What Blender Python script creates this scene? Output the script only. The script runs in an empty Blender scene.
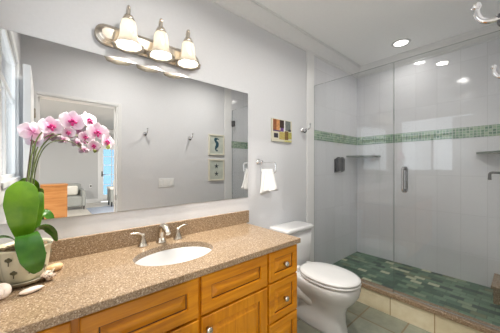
import bpy, bmesh, math, random
from mathutils import Vector, Matrix, Euler
random.seed(7)
SC = bpy.context.scene
COL = SC.collection
PI = math.pi
V = Vector

# ------------------------------------------------------------------ camera, sky, lights, exposure
CAM_Z = 1.286
cam_d = bpy.data.cameras.new('camera'); cam = bpy.data.objects.new('camera', cam_d); COL.objects.link(cam)
cam.location = (0, 0, CAM_Z)
cam.rotation_euler = (PI/2, 0, -math.atan2(0.65514, 0.75551))
cam_d.sensor_width = 36; cam_d.lens = 36*237.6/500; cam_d.clip_start = 0.02; cam_d.shift_y = 0.0006
SC.camera = cam

world = bpy.data.worlds.new('sky'); SC.world = world; world.use_nodes = True
bg = world.node_tree.nodes['Background']
bg.inputs[0].default_value = (0.92, 0.96, 1.0, 1); bg.inputs[1].default_value = 2.2

def lamp(name, kind, loc, power, color=(1, 1, 1), size=0.1, size_y=None, rot=(0, 0, 0), portal=False, spread=None):
    d = bpy.data.lights.new(name, kind); d.energy = power; d.color = color
    if kind == 'AREA':
        if size_y: d.shape = 'RECTANGLE'; d.size = size; d.size_y = size_y
        else: d.shape = 'DISK'; d.size = size
        if portal: d.cycles.is_portal = True
        if spread: d.spread = spread
    else:
        d.shadow_soft_size = size
    o = bpy.data.objects.new(name, d); COL.objects.link(o); o.location = loc; o.rotation_euler = rot
    return o
CEIL = 2.646
# daylight enters through the bathroom window, the garden door and an added unseen bedroom window
lamp('window_daylight_portal', 'AREA', (-0.30, 0.97, 1.65), 1, size=0.9, size_y=0.98, rot=(0, -PI/2, 0), portal=True)
lamp('bedroom_daylight_portal', 'AREA', (-2.68, -4.2, 1.45), 1, size=2.0, size_y=3.2, rot=(0, -PI/2, 0), portal=True)
lamp('garden_door_portal', 'AREA', (2.03, -7.20, 1.0), 1, size=0.8, size_y=1.9, rot=(PI/2, 0, 0), portal=True)
DOWN = [('shower', 2.96, 0.885), ('toilet', 1.71, 0.62), ('vanity', 0.62, 0.70)]  # the one at the vanity is an unseen addition to light the counter
for n, x, y in DOWN:
    lamp('downlight_lamp_' + n, 'AREA', (x, y, CEIL-0.012), {'shower': 1.7, 'toilet': 7.0, 'vanity': 9.0}[n], (1.0, 0.96, 0.90), size=0.11, spread=math.radians(155))

for x, y in ((-1.2, -2.6), (2.3, -3.2)):  # unseen lamps added to brighten the bedroom and fill through the doorway
    lamp('bedroom_fill_lamp', 'AREA', (x, y, CEIL+0.005), 105, (1.0, 0.96, 0.90), size=0.16)

vs = SC.view_settings
SC.display_settings.display_device = 'sRGB'
vs.view_transform = 'Standard'; vs.look = 'None'; vs.gamma = 1; vs.use_curve_mapping = False
vs.exposure = 0.54
SC.cycles.diffuse_bounces = 8; SC.cycles.max_bounces = 16; SC.cycles.transparent_max_bounces = 16
SC.cycles.glossy_bounces = 6; SC.cycles.caustics_reflective = False
SC.cycles.sample_clamp_indirect = 4.0

# ------------------------------------------------------------------ materials
def lin(r, g, b):
    f = lambda c: (c/255/12.92 if c/255 <= 0.04045 else ((c/255+0.055)/1.055)**2.4)
    return (f(r), f(g), f(b), 1)
class NT:
    def __init__(s, name):
        s.m = bpy.data.materials.new(name); s.m.use_nodes = True
        s.t = s.m.node_tree; s.p = s.t.nodes['Principled BSDF']; s.out = s.t.nodes['Material Output']
    def n(s, kind, **kw):
        nd = s.t.nodes.new(kind)
        for k, v in kw.items():
            if k in nd.inputs: nd.inputs[k].default_value = v
            else: setattr(nd, k, v)
        return nd
    def l(s, a, b): s.t.links.new(a, b)
    def ramp(s, src, stops, interp='LINEAR'):
        r = s.n('ShaderNodeValToRGB'); r.color_ramp.interpolation = interp
        e = r.color_ramp.elements
        while len(e) < len(stops): e.new(0.5)
        for el, (p, c) in zip(e, stops): el.position = p; el.color = c
        s.l(src, r.inputs[0]); return r.outputs[0]
    def bump(s, src, strength=0.1, dist=0.01):
        b = s.n('ShaderNodeBump'); b.inputs['Strength'].default_value = strength; b.inputs['Distance'].default_value = dist
        s.l(src, b.inputs['Height']); s.l(b.outputs[0], s.p.inputs['Normal'])
    def obj(s, scale=(1, 1, 1), rot=(0, 0, 0), loc=(0, 0, 0), gen='Object'):
        c = s.n('ShaderNodeTexCoord'); mp = s.n('ShaderNodeMapping')
        mp.inputs['Scale'].default_value = scale; mp.inputs['Rotation'].default_value = rot; mp.inputs['Location'].default_value = loc
        s.l(c.outputs[gen], mp.inputs[0]); return mp.outputs[0]
def plain(name, col, rough=0.5, metal=0.0, var=0.03, scale=20, bump=0.0, spec=None, sub=0):
    t = NT(name); co = t.obj()
    nz = t.n('ShaderNodeTexNoise', Scale=scale, Detail=3.0); t.l(co, nz.inputs['Vector'])
    a = tuple(max(0, c*(1-var)) for c in col[:3])+(1,); b = tuple(min(1, c*(1+var)) for c in col[:3])+(1,)
    t.l(t.ramp(nz.outputs[0], [(0.3, a), (0.7, b)]), t.p.inputs['Base Color'])
    t.p.inputs['Roughness'].default_value = rough; t.p.inputs['Metallic'].default_value = metal
    if spec is not None: t.p.inputs['Specular IOR Level'].default_value = spec
    if sub: t.p.inputs['Subsurface Weight'].default_value = sub; t.p.inputs['Subsurface Radius'].default_value = (0.01, 0.008, 0.006)
    if bump: t.bump(nz.outputs[0], bump, 0.004)
    return t.m
def emit(name, col, strength):
    t = NT(name); t.p.inputs['Base Color'].default_value = col
    t.p.inputs['Emission Color'].default_value = col; t.p.inputs['Emission Strength'].default_value = strength
    return t.m

M = {}
M['paint'] = plain('wall_paint', (0.63, 0.635, 0.655), 0.6, var=0.015, scale=60, bump=0.03)
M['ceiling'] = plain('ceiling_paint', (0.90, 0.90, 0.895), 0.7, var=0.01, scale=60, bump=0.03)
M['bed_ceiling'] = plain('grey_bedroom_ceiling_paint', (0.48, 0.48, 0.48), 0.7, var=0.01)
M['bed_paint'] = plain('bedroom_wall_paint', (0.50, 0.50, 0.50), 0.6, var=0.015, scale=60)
M['trim'] = plain('white_trim_paint', (0.76, 0.76, 0.76), 0.35, var=0.01)
M['trim_soft'] = plain('soft_white_trim_paint', (0.66, 0.66, 0.66), 0.4, var=0.01)
M['door'] = plain('white_door_paint', (0.80, 0.80, 0.80), 0.35, var=0.01)
M['porcelain'] = plain('white_porcelain', (0.66, 0.66, 0.66), 0.08, var=0.01)
M['nickel'] = plain('brushed_nickel', (0.60, 0.54, 0.46), 0.26, 1.0, var=0.05, scale=80)
M['chrome'] = plain('polished_chrome', (0.75, 0.75, 0.76), 0.08, 1.0, var=0.02)
M['satin'] = plain('satin_steel', (0.42, 0.42, 0.43), 0.16, 1.0, var=0.03)
M['dark_metal'] = plain('dark_grey_metal', (0.10, 0.10, 0.105), 0.3, 0.6, var=0.05)
M['black'] = plain('black_plastic', (0.02, 0.02, 0.02), 0.4)
M['towel'] = plain('white_terry', (0.64, 0.64, 0.645), 0.95, var=0.03, scale=250, bump=0.5)
M['stone'] = plain('grey_stone_shelf', lin(120, 128, 120), 0.3, var=0.2, scale=40)
M['switch'] = plain('white_plastic', (0.78, 0.78, 0.77), 0.3, var=0.01)

def granite():
    t = NT('speckled_granite'); co = t.obj()
    n1 = t.n('ShaderNodeTexNoise', Scale=170.0, Detail=4.0, Roughness=0.7); t.l(co, n1.inputs['Vector'])
    n2 = t.n('ShaderNodeTexVoronoi', Scale=260.0); t.l(co, n2.inputs['Vector'])
    c1 = t.ramp(n1.outputs[0], [(0.28, lin(78, 60, 46)), (0.42, lin(122, 99, 76)), (0.55, lin(152, 128, 101)), (0.72, lin(190, 172, 148))])
    c2 = t.ramp(n2.outputs['Color'], [(0.12, lin(70, 58, 48)), (0.3, lin(140, 118, 93)), (0.7, lin(158, 136, 111)), (0.92, lin(226, 208, 184))])
    mx = t.n('ShaderNodeMix', data_type='RGBA'); mx.inputs[0].default_value = 0.5
    t.l(c1, mx.inputs[6]); t.l(c2, mx.inputs[7]); t.l(mx.outputs[2], t.p.inputs['Base Color'])
    t.p.inputs['Roughness'].default_value = 0.14
    return t.m
M['granite'] = granite()
def wood(name, axis, dark, mid, light):
    t = NT(name)
    sc = {'x': (1.2, 14, 14), 'z': (14, 14, 1.2)}[axis]
    co = t.obj(scale=sc)
    n1 = t.n('ShaderNodeTexNoise', Scale=2.2, Detail=5.0, Roughness=0.6, Distortion=0.6); t.l(co, n1.inputs['Vector'])
    t.l(t.ramp(n1.outputs[0], [(0.3, dark), (0.5, mid), (0.72, light)]), t.p.inputs['Base Color'])
    t.p.inputs['Roughness'].default_value = 0.32
    return t.m
HON = (lin(168, 100, 0), lin(190, 120, 4), lin(208, 140, 18))
M['glaze'] = plain('dark_brown_glaze', lin(84, 48, 14), 0.35, var=0.2)
M['wood_z'] = wood('honey_maple_upright', 'z', *HON)
M['wood_x'] = wood('honey_maple_lengthwise', 'x', *HON)
M['oak'] = wood('oak_cabinet_wood', 'x', lin(146, 94, 46), lin(164, 110, 58), lin(178, 126, 74))
M['toe'] = plain('dark_toe_kick', lin(60, 38, 20), 0.6)

def tile_mat(name, axes, size, tile_cols, grout, rough, mortar=0.003, offset=0.0, shift=(0, 0), bump=0.2, noise=None):
    """axes: which object axes run along / across the tile rows"""
    t = NT(name); c = t.n('ShaderNodeTexCoord'); sp = t.n('ShaderNodeSeparateXYZ'); t.l(c.outputs['Object'], sp.inputs[0])
    cb = t.n('ShaderNodeCombineXYZ')
    for i, ax in enumerate(axes):
        ad = t.n('ShaderNodeMath', operation='ADD'); t.l(sp.outputs['XYZ'.index(ax)], ad.inputs[0]); ad.inputs[1].default_value = shift[i]+10
        t.l(ad.outputs[0], cb.inputs[i])
    b = t.n('ShaderNodeTexBrick', offset=offset, squash=1.0)
    b.inputs['Scale'].default_value = 1.0; b.inputs['Mortar Size'].default_value = mortar
    b.inputs['Brick Width'].default_value = size[0]; b.inputs['Row Height'].default_value = size[1]
    b.inputs['Color1'].default_value = (0, 0, 0, 1); b.inputs['Color2'].default_value = (1, 1, 1, 1); b.inputs['Mortar'].default_value = (0.5, 0.5, 0.5, 1)
    b.inputs['Mortar Smooth'].default_value = 0.1
    t.l(cb.outputs[0], b.inputs['Vector'])
    n = len(tile_cols)
    col = t.ramp(b.outputs['Color'], tile_cols, 'LINEAR' if n <= 2 else 'CONSTANT')
    if noise:
        nz = t.n('ShaderNodeTexNoise', Scale=noise[0], Detail=5.0, Roughness=0.65); t.l(cb.outputs[0], nz.inputs['Vector'])
        mul = t.n('ShaderNodeMix', data_type='RGBA', blend_type='MULTIPLY'); mul.inputs[0].default_value = 1.0
        t.l(col, mul.inputs[6]); t.l(t.ramp(nz.outputs[0], [(0.3, noise[1]), (0.7, noise[2])]), mul.inputs[7]); col = mul.outputs[2]
    mx = t.n('ShaderNodeMix', data_type='RGBA'); t.l(b.outputs['Fac'], mx.inputs[0]); t.l(col, mx.inputs[6]); mx.inputs[7].default_value = grout
    t.l(mx.outputs[2], t.p.inputs['Base Color']); t.p.inputs['Roughness'].default_value = rough
    inv = t.n('ShaderNodeMath', operation='SUBTRACT'); inv.inputs[0].default_value = 1.0; t.l(b.outputs['Fac'], inv.inputs[1])
    if bump: t.bump(inv.outputs[0], bump, 0.002)
    return t.m
WT = [(0.0, (0.73, 0.735, 0.765, 1)), (1.0, (0.77, 0.775, 0.805, 1))]
GR = (0.65, 0.655, 0.68, 1)
M['tile_yz'] = tile_mat('white_wall_tile_back', 'YZ', (0.20, 0.40), WT, GR, 0.09, 0.0022, bump=0.1, shift=(-0.037, 0.01))
M['tile_xz'] = tile_mat('white_wall_tile_side', 'XZ', (0.20, 0.40), WT, GR, 0.09, 0.0022, bump=0.1, shift=(-0.12, 0.01))
MO = [(0.0, lin(96, 132, 108)), (0.22, lin(132, 166, 134)), (0.45, lin(112, 148, 122)), (0.62, lin(156, 180, 150)), (0.82, lin(84, 122, 102))]
MG = lin(186, 196, 182)
M['mosaic_yz'] = tile_mat('green_glass_mosaic_back', 'YZ', (0.0275, 0.0275), MO, MG, 0.2, 0.003)
M['mosaic_xz'] = tile_mat('green_glass_mosaic_side', 'XZ', (0.0275, 0.0275), MO, MG, 0.2, 0.003)
SF = [(0.0, lin(72, 98, 82)), (0.16, lin(124, 150, 126)), (0.34, lin(96, 124, 106)), (0.48, lin(146, 162, 134)), (0.58, lin(64, 84, 78)), (0.70, lin(112, 140, 116)), (0.80, lin(126, 132, 104)), (0.88, lin(84, 112, 96)), (0.95, lin(206, 206, 176))]
M['shower_floor'] = tile_mat('green_slate_mosaic', 'YX', (0.098, 0.066), SF, lin(78, 96, 82), 0.4, 0.003, offset=0.37,
                             noise=(30.0, (0.72, 0.76, 0.74, 1), (1, 1, 1, 1)))
M['floor'] = tile_mat('grey_green_floor_tile', 'XY', (0.31, 0.31), [(0.0, lin(138, 140, 126)), (1.0, lin(158, 160, 146))], lin(128, 112, 88), 0.35, 0.006,
                      shift=(0.04, -0.08), noise=(9.0, (0.68, 0.72, 0.70, 1), (1.0, 1.0, 0.97, 1)))
M['curb_tile'] = tile_mat('beige_curb_tile', 'YZ', (0.31, 0.40), [(0.0, lin(224, 212, 182)), (1.0, lin(234, 224, 198))], lin(176, 150, 110), 0.35, 0.004,
                          shift=(-0.08, 0.2), noise=(12.0, (0.86, 0.82, 0.74, 1), (1, 1, 1, 1)))
M['bed_floor'] = tile_mat('pale_bedroom_tile', 'XY', (0.45, 0.45), [(0.0, lin(206, 200, 190)), (1.0, lin(214, 208, 198))], lin(186, 180, 170), 0.3, 0.004)

def glass(name, tint, ior=1.45):
    t = NT(name); t.t.nodes.remove(t.p)
    tr = t.n('ShaderNodeBsdfTransparent'); tr.inputs[0].default_value = tint
    gl = t.n('ShaderNodeBsdfGlossy'); gl.inputs['Roughness'].default_value = 0.0
    fr = t.n('ShaderNodeFresnel'); ge = t.n('ShaderNodeNewGeometry'); mr = t.n('ShaderNodeMapRange'); t.l(ge.outputs['Backfacing'], mr.inputs[0]); mr.inputs[3].default_value = ior; mr.inputs[4].default_value = 1/ior; t.l(mr.outputs[0], fr.inputs[0])
    mx = t.n('ShaderNodeMixShader'); t.l(fr.outputs[0], mx.inputs[0]); t.l(tr.outputs[0], mx.inputs[1]); t.l(gl.outputs[0], mx.inputs[2])
    t.l(mx.outputs[0], t.out.inputs[0]); return t.m
M['glass'] = glass('clear_shower_glass', (0.952, 0.958, 0.96, 1), 1.5)
M['pane'] = glass('window_glass', (0.97, 0.98, 0.98, 1))
M['blue_pane'] = glass('blue_tinted_glass', (0.42, 0.56, 0.66, 1))
M['glass_edge'] = plain('green_glass_edge', (0.26, 0.30, 0.29), 0.2)
t = NT('mirror_silver'); t.p.inputs['Base Color'].default_value = (0.90, 0.905, 0.90, 1); t.p.inputs['Metallic'].default_value = 1; t.p.inputs['Roughness'].default_value = 0.0
M['mirror'] = t.m
# frosted lamp shade: translucent glass, the bulb inside lights it
t = NT('frosted_white_shade_glass'); t.t.nodes.remove(t.p)
df = t.n('ShaderNodeBsdfDiffuse'); df.inputs[0].default_value = (0.70, 0.64, 0.55, 1)
tl = t.n('ShaderNodeBsdfTranslucent'); tl.inputs[0].default_value = (0.52, 0.50, 0.46, 1)
gl = t.n('ShaderNodeBsdfGlossy'); gl.inputs['Roughness'].default_value = 0.15
m1 = t.n('ShaderNodeMixShader'); m1.inputs[0].default_value = 0.55; t.l(df.outputs[0], m1.inputs[1]); t.l(tl.outputs[0], m1.inputs[2])
m2 = t.n('ShaderNodeMixShader'); m2.inputs[0].default_value = 0.06; t.l(m1.outputs[0], m2.inputs[1]); t.l(gl.outputs[0], m2.inputs[2])
t.l(m2.outputs[0], t.out.inputs[0]); M['shade'] = t.m
M['bulb'] = emit('lit_bulb', (1, 0.93, 0.82, 1), 14)
M['diffuser'] = emit('lit_downlight_diffuser', (1, 0.97, 0.92, 1), 9)

# ------------------------------------------------------------------ mesh helpers
def B(): return bmesh.new()
def box(bm, lo, hi, bev=0.0, seg=2, mi=0):
    lo = V(lo); hi = V(hi)
    r = bmesh.ops.create_cube(bm, size=1.0, matrix=Matrix.Translation((lo+hi)/2) @ Matrix.Diagonal((hi-lo).to_4d()))
    fs = list({f for v in r['verts'] for f in v.link_faces})
    for f in fs: f.material_index = mi
    if bev:
        es = list({e for v in r['verts'] for e in v.link_edges})
        o = bmesh.ops.bevel(bm, geom=es, offset=bev, segments=seg, profile=0.5, affect='EDGES')
        for f in o['faces']: f.material_index = mi
    return bm
def loft(bm, rings, cap0=True, cap1=True, mi=0, close=True):
    vr = [[bm.verts.new(p) for p in r] for r in rings]
    for a, b in zip(vr[:-1], vr[1:]):
        n = len(a)
        for i in range(n if close else n-1):
            f = bm.faces.new((a[i], a[(i+1) % n], b[(i+1) % n], b[i])); f.material_index = mi; f.smooth = True
    if cap0: bm.faces.new(list(reversed(vr[0]))).material_index = mi
    if cap1: bm.faces.new(vr[-1]).material_index = mi
    return vr
def lathe(bm, prof, at=(0, 0, 0), seg=24, axis='z', sx=1, sy=1, caps=True, mi=0):
    at = V(at); rings = []
    for r, h in prof:
        ring = []
        for i in range(seg):
            a = 2*PI*i/seg; c, s = r*math.cos(a)*sx, r*math.sin(a)*sy
            p = {'z': (c, s, h), 'y': (c, h, s), 'x': (h, c, s)}[axis]
            ring.append(at+V(p))
        rings.append(ring)
    loft(bm, rings, caps, caps, mi); return bm
def smooth_path(pts, n=8):
    pts = [V(p) for p in pts]; out = []
    for i in range(len(pts)-1):
        p0 = pts[max(i-1, 0)]; p1 = pts[i]; p2 = pts[i+1]; p3 = pts[min(i+2, len(pts)-1)]
        for k in range(n):
            u = k/n
            out.append(0.5*((2*p1)+(p2-p0)*u+(2*p0-5*p1+4*p2-p3)*u*u+(3*p1-p0-3*p2+p3)*u**3))
    out.append(pts[-1]); return out
def tube(bm, pts, r, seg=10, mi=0, closed=False, flat=1.0):
    pts = [V(p) for p in pts]; n = len(pts); rings = []
    if not hasattr(r, '__len__'): r = [r]*n
    elif len(r) != n:
        m = len(r)-1; r = [r[min(int(i*m/(n-1)), m-1)]*(1-(i*m/(n-1)-min(int(i*m/(n-1)), m-1)))+r[min(int(i*m/(n-1)), m-1)+1]*(i*m/(n-1)-min(int(i*m/(n-1)), m-1)) for i in range(n)]
    up = None
    for i in range(n):
        d = (pts[(i+1) % n]-pts[i-1]) if closed else (pts[min(i+1, n-1)]-pts[max(i-1, 0)])
        d.normalize()
        if up is None:
            up = V((0, 0, 1)) if abs(d.z) < 0.9 else V((1, 0, 0))
        a = up-d*up.dot(d); a.normalize(); up = a; b = d.cross(a)
        rings.append([pts[i]+(a*math.cos(2*PI*k/seg)+b*math.sin(2*PI*k/seg)*flat)*r[i] for k in range(seg)])
    if closed: rings.append(rings[0]); loft(bm, rings[:-1], False, False, mi); \
        _close(bm, rings)
    else: loft(bm, rings, True, True, mi)
    return bm
def _close(bm, rings):
    loft(bm, [rings[-2], rings[0]], False, False)
    bmesh.ops.remove_doubles(bm, verts=bm.verts, dist=1e-6)
def ball(bm, c, r, sub=3, scale=(1, 1, 1), mi=0):
    o = bmesh.ops.create_icosphere(bm, subdivisions=sub, radius=r, matrix=Matrix.Translation(c) @ Matrix.Diagonal(V(scale).to_4d()))
    for f in {f for v in o['verts'] for f in v.link_faces}: f.smooth = True; f.material_index = mi
    return bm
def prism(bm, poly, h0, h1, axis='z', mi=0):
    mk = {'z': lambda a, b, h: V((a, b, h)), 'y': lambda a, b, h: V((a, h, b)), 'x': lambda a, b, h: V((h, a, b))}[axis]
    r0 = [mk(a, b, h0) for a, b in poly]; r1 = [mk(a, b, h1) for a, b in poly]
    vr = loft(bm, [r0, r1], True, True, mi)
    for f in bm.faces: f.smooth = False
    return bm

def origin(o):
    p = V((0, 0, 0))
    while o is not None: p += o.location; o = o.parent
    return p
def obj(name, bm, mat, parent=None, at=None, solid=None, sub=0, auto=True, label=None):
    """links bm (in world coordinates) as ONE mesh object; its origin goes to `at`, else to its parent's origin"""
    po = origin(parent); o0 = V(at) if at is not None else po
    bmesh.ops.translate(bm, verts=bm.verts, vec=-o0)
    bmesh.ops.recalc_face_normals(bm, faces=bm.faces)
    me = bpy.data.meshes.new(name); bm.to_mesh(me); bm.free()
    for m in (mat if isinstance(mat, (list, tuple)) else [mat]): me.materials.append(M[m] if isinstance(m, str) else m)
    o = bpy.data.objects.new(name, me); COL.objects.link(o)
    o.parent = parent; o.location = o0-po
    if solid: md = o.modifiers.new('solid', 'SOLIDIFY'); md.thickness = solid; md.offset = 0
    if sub:
        md = o.modifiers.new('sub', 'SUBSURF'); md.levels = sub; md.render_levels = sub
        for p in me.polygons: p.use_smooth = True
    if label: o['label'] = label
    return o
def tag(o, label, cat, group=None):
    o['label'] = label; o['category'] = cat
    if group: o['group'] = group
    return o
def thing(name, loc, label, cat, group=None):
    o = bpy.data.objects.new(name, None); COL.objects.link(o); o.location = loc; o.empty_display_size = 0.05
    return tag(o, label, cat, group)
def struct(name, bm, mat, parent=None):
    o = obj(name, bm, mat, parent)
    if parent is None: o['kind'] = 'structure'
    return o
def copy_tree(o, parent=None):
    c = o.copy(); COL.objects.link(c); c.parent = parent
    for ch in [x for x in ALL_CHILDREN(o)]: copy_tree(ch, c)
    return c
def ALL_CHILDREN(o): return list(o.children)

# ------------------------------------------------------------------ room shell
D = 1.534          # mirror wall
XL = -0.165        # window wall
XR = 3.32          # shower back wall
YF = -0.012        # wall with the doorway (beside the camera)
XG = 2.275         # shower glass
bm = B(); box(bm, (XL-0.15, YF-0.12, -0.1), (2.27, D+0.1, 0)); struct('floor', bm, 'floor')
bm = B(); box(bm, (2.335, YF-0.02, 0.0), (XR+0.02, D+0.02, 0.098)); struct('floor_shower', bm, 'shower_floor')
bm = B(); box(bm, (XL-0.15, D, -0.1), (2.262, D+0.12, CEIL+0.1)); struct('wall_back', bm, 'paint')
bm = B(); box(bm, (2.262, D, -0.1), (XR+0.12, D+0.12, CEIL+0.1)); struct('wall_shower_left', bm, 'tile_xz')
bm = B(); box(bm, (XR, YF-0.12, -0.1), (XR+0.12, D, CEIL+0.1)); struct('wall_right', bm, 'tile_yz')
# doorway wall
DX0, DX1, DZ = -0.055, 0.645, 1.985
bm = B()
box(bm, (XL, YF-0.12, -0.1), (DX0, YF, CEIL+0.1)); box(bm, (DX1, YF-0.12, -0.1), (2.262, YF, CEIL+0.1)); box(bm, (DX0, YF-0.12, DZ), (DX1, YF, CEIL+0.1))
struct('wall_front', bm, 'paint')
bm = B(); box(bm, (2.262, YF-0.12, -0.1), (XR, YF, CEIL+0.1)); struct('wall_shower_right', bm, 'tile_xz')
# window wall with its opening
WY0, WY1, WZ0, WZ1 = 0.45, 1.44, 1.20, 2.10
bm = B()
for lo, hi in (((YF-0.12, -0.1), (D, WZ0)), ((YF-0.12, WZ1), (D, CEIL+0.1)), ((YF-0.12, WZ0), (WY0, WZ1)), ((WY1, WZ0), (D, WZ1))):
    box(bm, (XL-0.12, lo[0], lo[1]), (XL, hi[0], hi[1]))
box(bm, (XL, YF, -0.1), (-0.118, 0.385, 2.02))  # added jog; its lit end face fills the dark gap behind the door leaf
struct('wall_left', bm, 'paint')
bm = B(); box(bm, (XL-0.12, YF, CEIL), (XR, D, CEIL+0.1)); struct('ceiling', bm, 'ceiling')
# green mosaic band round the shower walls
bm = B(); box(bm, (XR-0.004, YF, 1.588), (XR+0.004, D, 1.698)); struct('trim_1', bm, 'mosaic_yz')
bm = B(); box(bm, (2.262, D-0.004, 1.588), (XR-0.004, D+0.004, 1.698)); struct('trim_2', bm, 'mosaic_xz')
bm = B(); box(bm, (2.262, YF-0.004, 1.588), (XR-0.004, YF+0.004, 1.698)); struct('trim_3', bm, 'mosaic_xz')
# crown moulding as one mitred run
bm = B()
prof = [(0.0, 2.524), (0.012, 2.526), (0.014, 2.545), (0.028, 2.552), (0.045, 2.570), (0.062, 2.598), (0.078, 2.618), (0.082, 2.632), (0.094, 2.634), (0.096, CEIL)]
rings = [[(XL+p, YF+p, z), (XR-p, YF+p, z), (XR-p, D-p, z), (XL+p, D-p, z)] for p, z in prof]
loft(bm, rings, False, False)
for f in bm.faces: f.smooth = False
struct('trim_4', bm, 'trim')
# white board between the painted wall and the shower tile
bm = B(); box(bm, (2.13, D-0.012, 0.0), (2.262, D, 2.53), 0.003); struct('trim_5', bm, 'trim')
bm = B(); box(bm, (2.13, YF, 0.0), (2.262, YF+0.012, 2.53), 0.003); struct('trim_6', bm, 'trim')
bm = B(); box(bm, (1.31, D-0.014, 0.0), (2.13, D, 0.11), 0.004); struct('baseboard_back', bm, 'trim')
bm = B(); box(bm, (0.73, YF, 0.0), (2.13, YF+0.014, 0.11), 0.004); struct('baseboard_front', bm, 'trim')
# doorway casing and lining
bm = B()
for x0, x1 in ((DX0-0.03, DX0), (DX1, DX1+0.035)): box(bm, (x0, YF, 0), (x1, YF+0.010, DZ+0.03), 0.002)
box(bm, (DX0, YF, DZ), (DX1, YF+0.010, DZ+0.03), 0.002)
struct('trim_7', bm, 'trim_soft')
bm = B()
box(bm, (DX1-0.012, YF-0.12, 0), (DX1, YF, DZ)); box(bm, (DX0, YF-0.12, 0), (DX0+0.012, YF, DZ)); box(bm, (DX0+0.012, YF-0.12, DZ-0.012), (DX1-0.012, YF, DZ))
box(bm, (DX1-0.026, YF-0.085, 0), (DX1-0.012, YF-0.05, DZ-0.012)); box(bm, (DX0+0.012, YF-0.085, 0), (DX0+0.026, YF-0.05, DZ-0.012))
st = struct('trim_8', bm, 'trim')
bm = B(); box(bm, (DX1-0.0145, YF-0.046, 0.90), (DX1-0.0115, YF-0.016, 0.96), 0.001); obj('strike_plate', bm, 'dark_metal', st)
# window: frame, sash bars, pane, sill
bm = B(); r = 0.0
def frame_x(bm, x0, x1, y0, y1, z0, z1, w, bev=0.003):
    box(bm, (x0, y0, z0), (x1, y0+w, z1), bev); box(bm, (x0, y1-w, z0), (x1, y1, z1), bev)
    box(bm, (x0, y0+w, z0), (x1, y1-w, z0+w), bev); box(bm, (x0, y0+w, z1-w), (x1, y1-w, z1), bev)
frame_x(bm, XL-0.045, XL-0.002, WY0, WY1, WZ0, WZ1, 0.035)
w1 = struct('window_1', bm, 'trim')
bm = B(); box(bm, (XL-0.040, WY0+0.035, 1.765), (XL-0.008, WY1-0.035, 1.805), 0.003); box(bm, (XL-0.038, 0.955, WZ0+0.035), (XL-0.012, 0.985, 1.765), 0.003)
obj('sash_bar', bm, 'trim', w1)
bm = B(); box(bm, (XL-0.028, WY0+0.03, WZ0+0.03), (XL-0.022, WY1-0.03, WZ1-0.03)); obj('pane', bm, 'pane', w1)
bm = B(); box(bm, (XL+0.0005, WY0-0.03, WZ0-0.02), (XL+0.024, WY1+0.03, WZ0+0.012), 0.004); obj('window_sill', bm, 'trim', w1)
bm = B(); frame_x(bm, XL, XL+0.014, WY0-0.06, WY1+0.06, WZ0-0.09, WZ1+0.06, 0.06); struct('trim_9', bm, 'trim')
# bathroom door leaf, swung open against the window wall
bm = B(); box(bm, (-0.112, YF+0.024, 0.012), (-0.072, 0.705, 2.025), 0.002)
for z0, z1 in ((0.25, 0.95), (1.10, 1.80)):
    for y0, y1 in ((0.11, 0.33), (0.40, 0.62)):
        for xs in (-0.0735, -0.1105):
            box(bm, (xs-0.004, y0, z0), (xs+0.004, y1, z1), 0.0035)
d1 = struct('door_1', bm, 'door')
bm = B()
for z in (0.25, 1.0, 1.75): tube(bm, [(-0.066, YF+0.018, z), (-0.066, YF+0.018, z+0.09)], 0.006, 8)
obj('hinge', bm, 'nickel', d1)

# ------------------------------------------------------------------ bedroom seen through the doorway (in the mirror)
BY = -7.03; BX0, BX1 = -2.5, 3.2; BYN = YF-0.12
bm = B(); box(bm, (BX0, BY, -0.1), (BX1, BYN, 0.0)); struct('floor_bedroom', bm, 'bed_floor')
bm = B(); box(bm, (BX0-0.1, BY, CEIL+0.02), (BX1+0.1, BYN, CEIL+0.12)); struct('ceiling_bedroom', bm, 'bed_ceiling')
GX0, GX1, GZ = 1.56, 2.50, 2.06
bm = B(); box(bm, (BX0, BY-0.12, -0.1), (GX0, BY, CEIL+0.1)); box(bm, (GX1, BY-0.12, -0.1), (BX1, BY, CEIL+0.1)); box(bm, (GX0, BY-0.12, GZ), (GX1, BY, CEIL+0.1))
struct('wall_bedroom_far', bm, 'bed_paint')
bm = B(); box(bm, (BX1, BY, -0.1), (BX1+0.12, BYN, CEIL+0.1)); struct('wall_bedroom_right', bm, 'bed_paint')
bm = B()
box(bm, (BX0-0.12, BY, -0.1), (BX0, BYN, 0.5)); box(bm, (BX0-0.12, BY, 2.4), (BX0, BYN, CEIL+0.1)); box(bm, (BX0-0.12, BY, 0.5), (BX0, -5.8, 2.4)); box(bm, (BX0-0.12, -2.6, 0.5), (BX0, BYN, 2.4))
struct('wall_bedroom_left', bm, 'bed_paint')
bm = B(); frame_x(bm, BX0-0.09, BX0-0.03, -5.8, -2.6, 0.5, 2.4, 0.05); box(bm, (BX0-0.08, -4.22, 0.55), (BX0-0.04, -4.18, 2.35))
w2 = struct('window_added', bm, 'trim')  # unseen side window, added to let daylight into the bedroom
bm = B(); box(bm, (BX0-0.063, -5.76, 0.54), (BX0-0.057, -2.64, 2.36)); obj('pane', bm, 'pane', w2)
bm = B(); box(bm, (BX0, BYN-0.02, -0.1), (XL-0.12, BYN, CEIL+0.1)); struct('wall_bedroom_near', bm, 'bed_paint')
bm = B(); box(bm, (BX0, BY, CEIL-0.11), (BX1, BY+0.08, CEIL+0.02), 0.01); struct('trim_10', bm, 'trim')
bm = B(); box(bm, (BX0, BY, 0), (GX0-0.09, BY+0.015, 0.14), 0.004); struct('baseboard_bedroom_far', bm, 'trim')
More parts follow.
